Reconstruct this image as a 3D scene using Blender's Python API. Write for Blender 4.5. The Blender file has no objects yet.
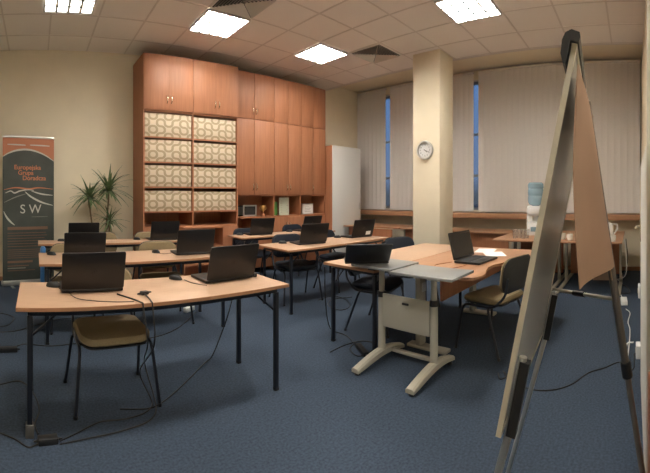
import bpy, bmesh, math, random
from mathutils import Vector, Matrix
random.seed(7)
PI = math.pi
sc = bpy.context.scene
C = sc.collection
F, XA, YH, HC = 380.0, 36.0, 195.0, 1.36     # how the photograph was taken: eye height 1.36 m, pixels per radian

def at(px, py, z=0.0):
    """point at height z seen at pixel (px, py)"""
    D = F*(z-HC)/(YH-py)
    t = (px-XA)/F
    return Vector((D*math.sin(t), D*math.cos(t), z))

# ------------------------------------------------------------------ materials
def mat(name, col, rough=0.6, metal=0.0, noise=0.0, nscale=20, bump=0.0, bscale=200, spec=None, stretch=None, emit=None, estr=1.0, trans=0.0, alpha=1.0):
    m = bpy.data.materials.new(name); m.use_nodes = True
    nt = m.node_tree; b = nt.nodes['Principled BSDF']
    b.inputs['Base Color'].default_value = (*col, 1)
    b.inputs['Roughness'].default_value = rough
    b.inputs['Metallic'].default_value = metal
    if spec is not None: b.inputs['Specular IOR Level'].default_value = spec
    if trans: b.inputs['Transmission Weight'].default_value = trans
    if alpha < 1: b.inputs['Alpha'].default_value = alpha
    if emit: 
        b.inputs['Emission Color'].default_value = (*emit, 1); b.inputs['Emission Strength'].default_value = estr
    tc = nt.nodes.new('ShaderNodeTexCoord'); mp = nt.nodes.new('ShaderNodeMapping')
    nt.links.new(tc.outputs['Object'], mp.inputs[0])
    if stretch: mp.inputs['Scale'].default_value = stretch
    n = nt.nodes.new('ShaderNodeTexNoise'); n.inputs['Scale'].default_value = nscale; n.inputs['Detail'].default_value = 6
    nt.links.new(mp.outputs[0], n.inputs['Vector'])
    if noise:
        r = nt.nodes.new('ShaderNodeValToRGB')
        r.color_ramp.elements[0].position = 0.3; r.color_ramp.elements[1].position = 0.7
        r.color_ramp.elements[0].color = (*[max(0, c*(1-noise)) for c in col], 1)
        r.color_ramp.elements[1].color = (*[min(1, c*(1+noise)) for c in col], 1)
        nt.links.new(n.outputs['Fac'], r.inputs[0]); nt.links.new(r.outputs[0], b.inputs['Base Color'])
    if bump:
        n2 = nt.nodes.new('ShaderNodeTexNoise'); n2.inputs['Scale'].default_value = bscale; n2.inputs['Detail'].default_value = 3
        nt.links.new(mp.outputs[0], n2.inputs['Vector'])
        bp = nt.nodes.new('ShaderNodeBump'); bp.inputs['Strength'].default_value = bump; bp.inputs['Distance'].default_value = 0.003
        nt.links.new(n2.outputs['Fac'], bp.inputs['Height']); nt.links.new(bp.outputs[0], b.inputs['Normal'])
    return m

M = {}
M['carpet'] = mat('carpet', (0.047, 0.066, 0.098), 0.95, noise=0.32, nscale=70, bump=0.6, bscale=320, spec=0.15)
M['wall'] = mat('cream_wall_paint', (0.80, 0.715, 0.55), 0.85, noise=0.03, nscale=3, bump=0.1)
M['ceiling'] = mat('ceiling_tile', (0.86, 0.81, 0.76), 0.9, noise=0.02, nscale=160)
M['tbar'] = mat('ceiling_grid', (0.70, 0.64, 0.59), 0.6)
M['white_paint'] = mat('white_paint', (0.72, 0.70, 0.64), 0.5)
M['beech'] = mat('beech_laminate', (0.50, 0.325, 0.215), 0.42, noise=0.07, nscale=4, stretch=(2, 22, 2))
M['beech_edge'] = mat('beech_edge_band', (0.42, 0.21, 0.11), 0.5)
M['wood_dark'] = mat('cherry_laminate', (0.36, 0.148, 0.072), 0.52, noise=0.11, nscale=3, stretch=(14, 14, 0.8))
M['wood_desk'] = mat('desk_laminate', (0.42, 0.22, 0.12), 0.42, noise=0.10, nscale=3, stretch=(2, 14, 2))
M['wood_sill'] = mat('sill_laminate', (0.42, 0.23, 0.13), 0.45, noise=0.08, nscale=3, stretch=(14, 1, 14))
M['wood_inner'] = mat('cabinet_inside', (0.27, 0.10, 0.045), 0.6, noise=0.08, nscale=4)
M['frame'] = mat('black_steel', (0.018, 0.022, 0.032), 0.38, metal=0.3)
M['plastic'] = mat('black_plastic', (0.014, 0.014, 0.015), 0.45)
M['lid'] = mat('laptop_shell', (0.012, 0.011, 0.011), 0.36, noise=0.05, nscale=300)
M['keys'] = mat('keyboard_black', (0.03, 0.03, 0.032), 0.6)
M['screen'] = mat('screen_glass', (0.012, 0.013, 0.016), 0.12)
M['logo'] = mat('lid_logo', (0.10, 0.10, 0.10), 0.25, metal=0.7)
M['tan'] = mat('tan_fabric', (0.25, 0.19, 0.105), 0.9, noise=0.12, nscale=160, bump=0.4, bscale=500)
M['navy'] = mat('navy_fabric', (0.013, 0.018, 0.030), 0.9, noise=0.15, nscale=160, bump=0.4, bscale=500)
M['blackfab'] = mat('black_fabric', (0.015, 0.016, 0.020), 0.9, noise=0.15, nscale=160, bump=0.4, bscale=500)
M['greysurf'] = mat('grey_laminate', (0.25, 0.255, 0.25), 0.4)
M['greymetal'] = mat('beige_grey_steel', (0.46, 0.44, 0.37), 0.42, metal=0.15)
M['silver'] = mat('silver_metal', (0.52, 0.52, 0.50), 0.3, metal=0.8)
M['chrome'] = mat('chrome', (0.75, 0.74, 0.72), 0.12, metal=1.0)
M['brass'] = mat('brass_handle', (0.80, 0.70, 0.55), 0.25, metal=0.9)
M['board'] = mat('board_white', (0.50, 0.49, 0.45), 0.22)
M['boardframe'] = mat('board_frame', (0.52, 0.48, 0.38), 0.45)
M['paper_brown'] = mat('shaded_paper_brown', (0.34, 0.21, 0.14), 0.75, noise=0.06, nscale=6)  # flipchart paper; its brown is shade put into the colour
M['paper_tan'] = mat('tan_sheet', (0.44, 0.30, 0.20), 0.75)
M['paper'] = mat('white_paper', (0.85, 0.85, 0.84), 0.7)
M['white'] = mat('white_plastic', (0.75, 0.76, 0.76), 0.35)
M['ceramic'] = mat('white_ceramic', (0.78, 0.76, 0.72), 0.2)
M['blind'] = mat('blind_fabric', (0.74, 0.71, 0.68), 0.85, noise=0.03, nscale=60, bump=0.3, bscale=300)
M['greycab'] = mat('white_cabinet_door', (0.72, 0.72, 0.70), 0.35)
M['dark'] = mat('dark_gap', (0.02, 0.018, 0.016), 0.8)
M['green'] = mat('leaf_green', (0.12, 0.18, 0.075), 0.5, noise=0.35, nscale=14)
M['stem'] = mat('plant_stem', (0.20, 0.14, 0.08), 0.8, noise=0.2, nscale=30)
M['pot'] = mat('terracotta_pot', (0.36, 0.16, 0.09), 0.7)
M['soil'] = mat('potting_soil', (0.04, 0.025, 0.015), 0.95)
M['greenitem'] = mat('green_card', (0.10, 0.30, 0.07), 0.5)
M['leaflet'] = mat('pale_leaflet', (0.55, 0.60, 0.48), 0.6)
M['blue'] = mat('blue_plastic', (0.04, 0.17, 0.42), 0.35)
M['bottle'] = mat('blue_bottle_plastic', (0.42, 0.62, 0.74), 0.12, trans=0.55)
M['water'] = mat('bottle_water', (0.30, 0.52, 0.62), 0.1, trans=0.5)
M['glass'] = mat('clear_glass', (0.85, 0.87, 0.88), 0.06, trans=0.92)
M['pane'] = mat('window_glass', (0.9, 0.95, 1.0), 0.02, trans=1.0)
M['bdark'] = mat('banner_dark', (0.050, 0.060, 0.052), 0.5, noise=0.3, nscale=2.2)
M['borange'] = mat('banner_orange', (0.46, 0.17, 0.085), 0.5)
M['btext'] = mat('banner_orange_text', (0.55, 0.19, 0.09), 0.5)
M['btextd'] = mat('banner_dim_text', (0.20, 0.11, 0.07), 0.5)
M['bwhite'] = mat('banner_white', (0.55, 0.55, 0.50), 0.5)
M['bgrey'] = mat('banner_grey', (0.22, 0.23, 0.20), 0.5)
M['rubber'] = mat('grey_rubber', (0.10, 0.10, 0.10), 0.8)
M['gold'] = mat('gold_metal', (0.65, 0.45, 0.18), 0.3, metal=0.9)
M['steelblue'] = mat('dusk_frame', (0.25, 0.27, 0.28), 0.5)
M['vent'] = mat('vent_metal', (0.70, 0.66, 0.61), 0.5, metal=0.2)
M['ventdark'] = mat('vent_inside', (0.10, 0.095, 0.09), 0.8)
M['lamp'] = mat('lamp_glow', (0.9, 0.9, 0.85), 0.5, emit=(1.0, 0.95, 0.86), estr=26.0)
M['lampdim'] = mat('lamp_glow_soft', (0.9, 0.9, 0.85), 0.5, emit=(1.0, 0.95, 0.88), estr=3.2)
M['louvre'] = mat('lamp_louvre', (0.72, 0.72, 0.72), 0.25, metal=0.3)
M['outside'] = mat('outside_ground', (0.06, 0.06, 0.06), 0.9)

def truchet():
    m = bpy.data.materials.new('pipe_pattern_fabric'); m.use_nodes = True
    nt = m.node_tree; b = nt.nodes['Principled BSDF']; b.inputs['Roughness'].default_value = 0.85
    N = nt.nodes.new; L = nt.links.new
    def val(x):
        return x
    def math_(op, a, b_=None, c=None):
        n = N('ShaderNodeMath'); n.operation = op
        for i, v in enumerate((a, b_, c)):
            if v is None: continue
            if isinstance(v, (int, float)): n.inputs[i].default_value = v
            else: L(v, n.inputs[i])
        return n.outputs[0]
    tc = N('ShaderNodeTexCoord'); sp = N('ShaderNodeSeparateXYZ'); L(tc.outputs['Object'], sp.inputs[0])
    u = math_('MULTIPLY', sp.outputs['X'], 8.0); v = math_('MULTIPLY', sp.outputs['Z'], 9.6)
    u = math_('ADD', u, math_('MULTIPLY', sp.outputs['Y'], 7.0))
    cu = math_('FLOOR', u); cv = math_('FLOOR', v)
    fu = math_('SUBTRACT', math_('FRACT', u), 0.5); fv = math_('SUBTRACT', math_('FRACT', v), 0.5)
    cb = N('ShaderNodeCombineXYZ'); L(cu, cb.inputs[0]); L(cv, cb.inputs[1])
    wn = N('ShaderNodeTexWhiteNoise'); wn.noise_dimensions = '3D'; L(cb.outputs[0], wn.inputs['Vector'])
    s = math_('SUBTRACT', math_('MULTIPLY', math_('GREATER_THAN', wn.outputs['Value'], 0.46), 2.0), 1.0)
    fu = math_('MULTIPLY', fu, s)
    def arc(sx):
        a = math_('ADD', fu, 0.5*sx); c = math_('ADD', fv, 0.5*sx)
        d = math_('POWER', math_('ADD', math_('POWER', math_('ABSOLUTE', a), 2.3), math_('POWER', math_('ABSOLUTE', c), 2.3)), 0.4348)
        return math_('ABSOLUTE', math_('SUBTRACT', d, 0.5))
    d = math_('MINIMUM', arc(1), arc(-1))
    k = math_('LESS_THAN', d, 0.15)
    mx = N('ShaderNodeMix'); mx.data_type = 'RGBA'; L(k, mx.inputs[0])
    mx.inputs[6].default_value = (0.60, 0.50, 0.37, 1); mx.inputs[7].default_value = (0.36, 0.285, 0.185, 1)
    L(mx.outputs[2], b.inputs['Base Color'])
    return m
M['pattern'] = truchet()

# ------------------------------------------------------------------ mesh helpers
def box(bm, lo, hi, bev=0.0, seg=2, mtx=None):
    lo = Vector(lo); hi = Vector(hi)
    r = bmesh.ops.create_cube(bm, size=1.0)
    vs = r['verts']
    for v in vs:
        v.co = Vector((lo[i] + (v.co[i]+0.5)*(hi[i]-lo[i]) for i in range(3)))
    if bev:
        es = list({e for v in vs for e in v.link_edges})
        rr = bmesh.ops.bevel(bm, geom=es, offset=bev, segments=seg, affect='EDGES', profile=0.5)
        vs = list({v for f in rr['faces'] for v in f.verts} | {v for v in vs if v.is_valid})
    if mtx: bmesh.ops.transform(bm, matrix=mtx, verts=vs)
    return vs

def tube(bm, pts, r, seg=8, cap=True):
    pts = [Vector(p) for p in pts]
    rs = r if isinstance(r, (list, tuple)) else [r]*len(pts)
    t = (pts[1]-pts[0]).normalized()
    up = Vector((0, 0, 1)) if abs(t.z) < 0.9 else Vector((1, 0, 0))
    n = t.cross(up).normalized(); prev = t; rings = []
    for i, p in enumerate(pts):
        if i == 0: t = (pts[1]-pts[0])
        elif i == len(pts)-1: t = (pts[i]-pts[i-1])
        else: t = (pts[i+1]-pts[i]).normalized() + (pts[i]-pts[i-1]).normalized()
        if t.length < 1e-9: t = prev
        t.normalize()
        n = (n - t*n.dot(t))
        if n.length < 1e-6: n = t.orthogonal()
        n.normalize(); b = t.cross(n); prev = t
        rings.append([bm.verts.new(p + (n*math.cos(2*PI*k/seg) + b*math.sin(2*PI*k/seg))*rs[i]) for k in range(seg)])
    for a, c in zip(rings, rings[1:]):
        for k in range(seg):
            bm.faces.new((a[k], a[(k+1) % seg], c[(k+1) % seg], c[k]))
    if cap:
        bm.faces.new(rings[0][::-1]); bm.faces.new(rings[-1])

def smooth_path(pts, n=6):
    pts = [Vector(p) for p in pts]
    if len(pts) < 3: return pts
    P = [pts[0]*2-pts[1]] + pts + [pts[-1]*2-pts[-2]]
    out = []
    for i in range(1, len(P)-2):
        for k in range(n):
            t = k/n
            a, b, c, d = P[i-1], P[i], P[i+1], P[i+2]
            out.append(0.5*((2*b) + (c-a)*t + (2*a-5*b+4*c-d)*t*t + (3*b-a-3*c+d)*t**3))
    out.append(pts[-1]); return out

def fillet(pts, r, n=5):
    pts = [Vector(p) for p in pts]; out = [pts[0]]
    for a, b, c in zip(pts, pts[1:], pts[2:]):
        d1 = (a-b); d2 = (c-b); q = min(r, d1.length*0.45, d2.length*0.45)
        p0 = b+d1.normalized()*q; p2 = b+d2.normalized()*q
        for k in range(n+1):
            t = k/n; out.append(p0*(1-t)**2 + b*2*t*(1-t) + p2*t*t)
    out.append(pts[-1]); return out

def lathe(bm, prof, seg=20, c=(0, 0, 0)):
    c = Vector(c); rings = []
    for r, z in prof:
        if r < 1e-6: rings.append([bm.verts.new(c+Vector((0, 0, z)))])
        else: rings.append([bm.verts.new(c+Vector((r*math.cos(2*PI*k/seg), r*math.sin(2*PI*k/seg), z))) for k in range(seg)])
    for a, b in zip(rings, rings[1:]):
        for k in range(seg):
            k2 = (k+1) % seg
            if len(a) == 1 and len(b) == 1: continue
            if len(a) == 1: bm.faces.new((a[0], b[k2], b[k]))
            elif len(b) == 1: bm.faces.new((a[k], a[k2], b[0]))
            else: bm.faces.new((a[k], a[k2], b[k2], b[k]))

def prism(bm, outline, z0, z1, bev=0.0, mp=None):
    """outline in xy, extruded z0..z1; mp maps (x,y,z)"""
    mp = mp or (lambda x, y, z: (x, y, z))
    lo = [bm.verts.new(mp(x, y, z0)) for x, y in outline]; hi = [bm.verts.new(mp(x, y, z1)) for x, y in outline]
    fs = [bm.faces.new(lo[::-1]), bm.faces.new(hi)]
    n = len(outline)
    for i in range(n): fs.append(bm.faces.new((lo[i], lo[(i+1) % n], hi[(i+1) % n], hi[i])))
    if bev:
        es = list({e for f in fs[:2] for e in f.edges})
        bmesh.ops.bevel(bm, geom=es, offset=bev, segments=2, affect='EDGES', profile=0.5)

def rrect(w, d, r, n=6):
    out = []
    for cx, cy, a0 in ((w/2-r, d/2-r, 0), (-w/2+r, d/2-r, PI/2), (-w/2+r, -d/2+r, PI), (w/2-r, -d/2+r, 1.5*PI)):
        for k in range(n+1):
            a = a0+k/n*PI/2; out.append((cx+r*math.cos(a), cy+r*math.sin(a)))
    return out

def pad(bm, w, d, t, r, mp):
    """upholstered pad: rounded outline, soft edge, mapped by mp(x,y,z)"""
    o = rrect(w, d, r); rings = []
    for s, z in ((0.5, -t*.5), (0.93, -t*.5), (1.0, -t*.2), (1.0, t*.12), (0.95, t*.42), (0.8, t*.52), (0.5, t*.56), (0.25, t*.57)):
        rings.append([bm.verts.new(mp(x*s, y*s, z)) for x, y in o])
    n = len(o)
    for a, b in zip(rings, rings[1:]):
        for k in range(n): bm.faces.new((a[k], a[(k+1) % n], b[(k+1) % n], b[k]))
    bm.faces.new(rings[0][::-1]); bm.faces.new(rings[-1])

def obj(name, bm, m, parent=None, label=None, ang=35):
    me = bpy.data.meshes.new(name)
    bmesh.ops.recalc_face_normals(bm, faces=bm.faces)
    bm.to_mesh(me); bm.free()
    me.materials.append(M[m] if isinstance(m, str) else m)
    me.shade_smooth(); me.set_sharp_from_angle(angle=math.radians(ang))
    o = bpy.data.objects.new(name, me); C.objects.link(o)
    if parent: o.parent = parent
    if label: o['label'] = label
    return o

def nb(): return bmesh.new()
def thing(name, label, cat, loc=(0, 0, 0), rz=0.0, group=None):
    o = bpy.data.objects.new(name, None); C.objects.link(o)
    o.empty_display_size = 0.1
    o.location = loc; o.rotation_euler = (0, 0, rz); tag(o, label, cat, group); return o
def tag(o, label, cat, group=None):
    o['label'] = label; o['category'] = cat
    if group: o['group'] = group
    return o
def struct(name, bm, m, parent=None):
    o = obj(name, bm, m, parent)
    if not parent: o['kind'] = 'structure'
    return o
def copy_tree(o, parent=None, **kw):
    c = o.copy(); C.objects.link(c); c.parent = parent
    for ch in KIDS(o): copy_tree(ch, c)
    return c
def KIDS(o): return [x for x in bpy.data.objects if x.parent == o]
def dup(src, loc, rz, label, group=None):
    c = copy_tree(src); c.location = loc; c.rotation_euler = (0, 0, rz); c['label'] = label
    if group: c['group'] = group
    return c
def bx(name, lo, hi, m, parent=None, bev=0.0, label=None):
    b = nb(); box(b, lo, hi, bev); return obj(name, b, m, parent, label)

# ------------------------------------------------------------------ room
XL, YA, XB, HZ, HB = -1.6, 6.0, 6.85, 3.65, 3.80
YC = -0.15        # right wall face
YBACK = -2.6
XE = 5.77         # where the tiled ceiling ends
b = nb(); box(b, (XL-.2, YBACK-.2, -.1), (XB+.3, YA+.2, 0)); struct('floor', b, 'carpet')
b = nb(); box(b, (XL-.2, YA, 0), (XB+.3, YA+.2, HB+.1)); struct('wall_back', b, 'wall')
b = nb(); box(b, (XL-.2, YBACK-.2, 0), (XL, YA, HB+.1)); struct('wall_left', b, 'wall')
b = nb(); box(b, (XL, YBACK-.2, 0), (1.2, YBACK, HB+.1)); struct('wall_front', b, 'wall')
b = nb(); box(b, (1.2, YBACK-.2, 0), (XB+.3, YC, HB+.1)); struct('wall_right', b, 'wall')
# window wall: opening from the sill to the ceiling band
b = nb()
WY0, WY1 = 0.05, 5.85; WZ0, WZ1 = 1.06, 3.62
box(b, (XB, YC, 0), (XB+.25, YA, WZ0)); box(b, (XB, YC, WZ1), (XB+.25, YA, HB+.1))
box(b, (XB, YC, WZ0), (XB+.25, WY0, WZ1)); box(b, (XB, WY1, WZ0), (XB+.25, YA, WZ1))
struct('wall_window', b, 'wall')
ys = [WY0, 1.25, 2.45, 3.65, 4.75, WY1]
for i in range(5):
    b = nb(); y0, y1 = ys[i], ys[i+1]; f = .05
    box(b, (XB+.10, y0, WZ0), (XB+.17, y0+f, WZ1)); box(b, (XB+.10, y1-f, WZ0), (XB+.17, y1, WZ1))
    box(b, (XB+.10, y0+f, WZ0), (XB+.17, y1-f, WZ0+f)); box(b, (XB+.10, y0+f, WZ1-f), (XB+.17, y1-f, WZ1))
    box(b, (XB+.10, y0+f, 1.72), (XB+.17, y1-f, 1.77)); box(b, (XB+.10, y0+f, 2.55), (XB+.17, y1-f, 2.59))
    w = struct('window_%d' % (i+1), b, 'steelblue')
    b = nb(); box(b, (XB+.13, y0+f, WZ0+f), (XB+.136, y1-f, WZ1-f)); obj('window_pane', b, 'pane', w)
b = nb(); box(b, (XB+.3, -30, -.6), (XB+60, 40, -.5)); o = struct('ground_outside', b, 'outside')
# ceiling: lay-in tiles as far as XE, plaster band beyond it
TX, TY = .613, .64; X0, Y0 = 2.03, 4.80
b = nb(); box(b, (XL, YBACK, HZ), (XE, YA, HZ+.25)); struct('ceiling', b, 'ceiling')
b = nb(); box(b, (XE, YC, HB), (XB, YA, HB+.1)); struct('ceiling_band', b, 'wall')
b = nb()
k = -7
while X0+k*TX < XE:
    x = X0+k*TX; k += 1
    if x > XL: box(b, (x-.011, YBACK, HZ-.004), (x+.011, YA, HZ+.001))
k = -13
while Y0+k*TY < YA:
    y = Y0+k*TY; k += 1
    if y > YBACK: box(b, (XL, y-.011, HZ-.0045), (XE, y+.011, HZ+.0005))
box(b, (XE-.03, YC, HZ-.006), (XE, YA, HZ+.001))
struct('trim_1', b, 'tbar')
b = nb(); box(b, (5.20, 2.90, 0), (5.66, 3.40, HB), 0.01); struct('wall_pillar', b, 'wall')
b = nb(); box(b, (XL, YA-.015, 0), (1.55, YA, .07), .004); struct('baseboard_back', b, 'wood_sill')
b = nb(); box(b, (XB-.015, YC, 0), (XB, YA, .07), .004); struct('baseboard_window', b, 'wood_sill')
# boxed-in white lower wall beside the camera, and brown end post
b = nb(); box(b, (1.62, YC, 0), (2.75, -.055, 1.58), .012); box(b, (2.70, YC, 1.2), (2.76, -.10, HZ), .004); tr = struct('trim_2', b, 'white_paint')
b = nb(); box(b, (2.60, -.056, 1.04), (2.70, -.050, 1.20), .002); tube(b, [(2.65, -.05, 1.14), (2.65, -.02, 1.14), (2.57, -.02, 1.14)], .008, 8); obj('handle', b, 'brass', tr)
b = nb(); box(b, (1.30, YC, 0), (1.60, -.062, .62), .008); struct('trim_3', b, 'wood_dark')
# window board under the blinds
b = nb(); box(b, (6.52, YC+.02, .925), (6.85, YA-.02, 1.025), .006)
struct('trim_4', b, 'wood_sill')

# ------------------------------------------------------------------ ceiling lights and vents
def light(cx, cy, label, lamp='lamp'):
    t = thing('ceiling_light', label, 'ceiling light', (cx, cy, HZ), 0, 'recessed ceiling lights')
    w, d = TX/2-.012, TY/2-.014; z0 = -.035
    b = nb()
    for s in (-1, 1):
        box(b, (s*w-.010, -d, z0), (s*w+.010, d, -.006)); box(b, (-w, s*d-.010, z0), (w, s*d+.010, -.006))
    obj('housing', b, 'louvre', t)
    obj_ = nb(); box(obj_, (-w+.012, -d+.012, -.012), (w-.012, d-.012, -.007)); obj('diffuser', obj_, lamp, t)
    b = nb()
    for i in range(1, 4):
        x = -w+2*w*i/4; box(b, (x-.015, -d+.01, z0), (x+.015, d-.01, -.014))
    for i in range(1, 4):
        y = -d+2*d*i/4; box(b, (-w+.01, y-.014, z0), (w-.01, y+.014, -.014))
    obj('louvre', b, 'louvre', t)
    return t
cxs = lambda i: X0+TX*(i+.5)
cys = lambda j: Y0-TY*(j+.5)
light(cxs(0), cys(0), 'bright square louvred ceiling light above the patterned-box cabinet')
light(cxs(3), cys(0), 'bright square louvred ceiling light nearest the far corner of the room')
light(cxs(3), cys(4), 'brightest square louvred ceiling light, cut by the top edge, in front of the pillar')
light(cxs(-3)-.10, cys(0)-.10, 'dim square louvred ceiling light above the roll-up banner side', 'lampdim')
light(cxs(0), cys(4), 'square louvred ceiling light above the centre aisle')
light(cxs(-3), cys(8), 'square louvred ceiling light behind the camera')
light(cxs(-3), cys(4), 'square louvred ceiling light above the front left table')

def vent(cx, cy, label):
    t = thing('ceiling_vent', label, 'air vent', (cx, cy, HZ), 0, 'square ceiling air diffusers')
    h = .295
    b = nb(); box(b, (-h, -h, -.008), (h, h, -.005)); obj('backing', b, 'ventdark', t)
    b = nb()
    for s in (-1, 1):
        box(b, (s*h-.008, -h, -.02), (s*h+.008, h, -.009)); box(b, (-h, s*h-.008, -.02), (h, s*h+.008, -.009))
    obj('frame', b, 'ceiling', t)
    for q in range(4):
        b = nb(); R = Matrix.Rotation(q*PI/2, 4, 'Z')
        for i in range(1, 9):
            r0 = h*i/9.2; L = r0-.006
            vs = [bm_v for bm_v in (b.verts.new(R @ Vector(p)) for p in ((-L, r0, -.012), (L, r0, -.012), (L+.014, r0+.020, -.036), (-L-.014, r0+.020, -.036), (-L, r0, -.010), (L, r0, -.010), (L+.014, r0+.020, -.034), (-L-.014, r0+.020, -.034)))]
            for f in ((0, 1, 2, 3), (7, 6, 5, 4), (0, 4, 5, 1), (2, 6, 7, 3), (1, 5, 6, 2), (0, 3, 7, 4)): b.faces.new([vs[j] for j in f])
        obj('louvre', b, 'vent', t)
vent(cxs(0), cys(1), 'dark square air diffuser cut by the top edge, beside the bright light')
vent(cxs(4), cys(1), 'dark square air diffuser beside the light in the far corner')

# ------------------------------------------------------------------ blinds
def blinds(y0, y1, label):
    t = thing('vertical_blind', label, 'blind', (6.74, (y0+y1)/2, 0), 0, 'vertical blinds on the window wall')
    L = (y1-y0)/2
    b = nb(); box(b, (-.02, -L, 3.705), (.02, L, 3.745), .004); obj('head_rail', b, 'blind', t)
    n = max(2, round((y1-y0)/.118)); p = (y1-y0)/n
    for i in range(n):
        yc = -L+p*(i+.5); a = math.radians(5); w = p*.535
        dx, dy = w*math.sin(a), w*math.cos(a); b = nb()
        prof = [(-dx, -dy), (-dx*.3+.006, -dy*.3), (dx*.3+.006, dy*.3), (dx, dy)]
        fr = [[b.verts.new((x-.012, yc+y, z)) for x, y in prof] for z in (1.045, 3.703)]
        bk = [[b.verts.new((x-.0135, yc+y, z)) for x, y in prof] for z in (1.045, 3.703)]
        for k in range(3):
            b.faces.new((fr[0][k], fr[0][k+1], fr[1][k+1], fr[1][k])); b.faces.new((bk[0][k+1], bk[0][k], bk[1][k], bk[1][k+1]))
        obj('slat', b, 'blind', t)
    b = nb()
    tube(b, [(-.014, -L+.02, 1.047), (-.014, L-.02, 1.047)], .003, 5)
    obj('bead_chain', b, 'white', t)
    return t
blinds(5.12, 5.96, 'closed vertical blind beside the white cabinet, left of the narrow blue gap')
blinds(3.00, 5.00, 'closed vertical blind running behind the pillar')
blinds(-.12, 2.895, 'long closed vertical blind right of the pillar, behind the water cooler')

# ------------------------------------------------------------------ big wall cabinets
HN = 'wood_dark'
def handle_pair(parent, x, z, y):
    b = nb(); tube(b, smooth_path([(x, y, z-.06), (x, y-.028, z-.03), (x, y-.034, z), (x, y-.028, z+.03), (x, y, z+.06)], 4), .009, 6)
    return b
def door(parent, x0, x1, z0, z1, y, hx, hz, ox, hm='brass'):
    d = bx('door', (x0+.0008-ox, y-.018, z0+.001), (x1-.0008-ox, y, z1-.001), HN, parent, .0015)
    if hx is not None: obj('handle', handle_pair(d, hx-ox, hz, y-.018), hm, d)
    return d
# cabinet one: two bays of patterned boxes
Y1, CX0, CXM, CX1 = 5.40, 1.566, 2.37, 3.175
cab = thing('storage_cabinet', 'tall cherry wood cabinet with open shelves holding patterned boxes', 'cabinet', (CX0, YA-.002, 0))
ox, oy = CX0, YA-.002
yf = Y1-oy
def sh(z, t=.022): return z
b = nb()
for x in (CX0, CXM-.011, CX1-.022): box(b, (x-ox, yf, 0), (x-ox+.022, 0, 3.47))
box(b, (.022, yf, 3.448), (CX1-ox-.022, 0, 3.47)); box(b, (.022, -.02, .05), (CX1-ox-.022, -.001, 3.44))
obj('body', b, HN, cab)
levels = [2.63, 2.237, 1.862, 1.488, 1.114, .885]
for z in levels:
    for a, c in ((CX0+.022, CXM-.011), (CXM+.011, CX1-.022)):
        bx('shelf', (a-ox, yf+.004, z-.022), (c-ox, -.021, z), HN, cab)
bx('plinth', (.022, yf+.03, 0), (CX1-ox-.022, yf+.05, .08), HN, cab)
for a, c in ((CX0, CXM), (CXM, CX1)):
    m = (a+c)/2; lh = None
    door(cab, a+.004, m, 2.635, 3.462, yf, m-.035, 2.80, ox); door(cab, m, c-.004, 2.635, 3.462, yf, m+.035, 2.80, ox)
    door(cab, a+.022, m, .09, .86, yf, None, .72, ox); door(cab, m, c-.022, .09, .86, yf, None, .72, ox)
# low open unit in front of it, right bay
bk = thing('low_bookcase', 'low open cherry wood shelf unit in front of the patterned-box cabinet', 'bookcase', (2.41, 5.375, 0))
b = nb()
box(b, (-.33, -.30, .865), (.33, 0, .89), .003); box(b, (-.33, -.30, 0), (-.308, 0, .865)); box(b, (.308, -.30, 0), (.33, 0, .865)); box(b, (-.308, -.015, .02), (.308, -.002, .865))
obj('body', b, HN, bk)
for z in (.06, .34, .60): bx('shelf', (-.308, -.29, z-.02), (.308, -.016, z), HN, bk)
# patterned boxes
pat = ['first', 'second', 'third', 'fourth']
side = ['left', 'right']
for r in range(4):
    for c, (a, d) in enumerate(((CX0+.028, CXM-.017), (CXM+.017, CX1-.028))):
        z0 = levels[r+1]+.002; hgt = [.345, .325, .315, .305][r]
        if c == 1: hgt -= .012
        t = thing('storage_box', 'beige box with brown pipe pattern, %s from the top in the %s column' % (pat[r], side[c]), 'storage box', ((a+d)/2, Y1+.02, z0), 0, 'patterned fabric boxes in the cabinet')
        w = (d-a)/2-.004
        b = nb(); box(b, (-w, 0, 0), (w, .36, hgt), .006)
        bo = obj('box_body', b, 'pattern', t)
        b = nb(); box(b, (-w-.001, -.004, hgt-.012), (w+.001, .364, hgt+.002), .002); obj('lid_rim', b, 'pattern', t)

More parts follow.
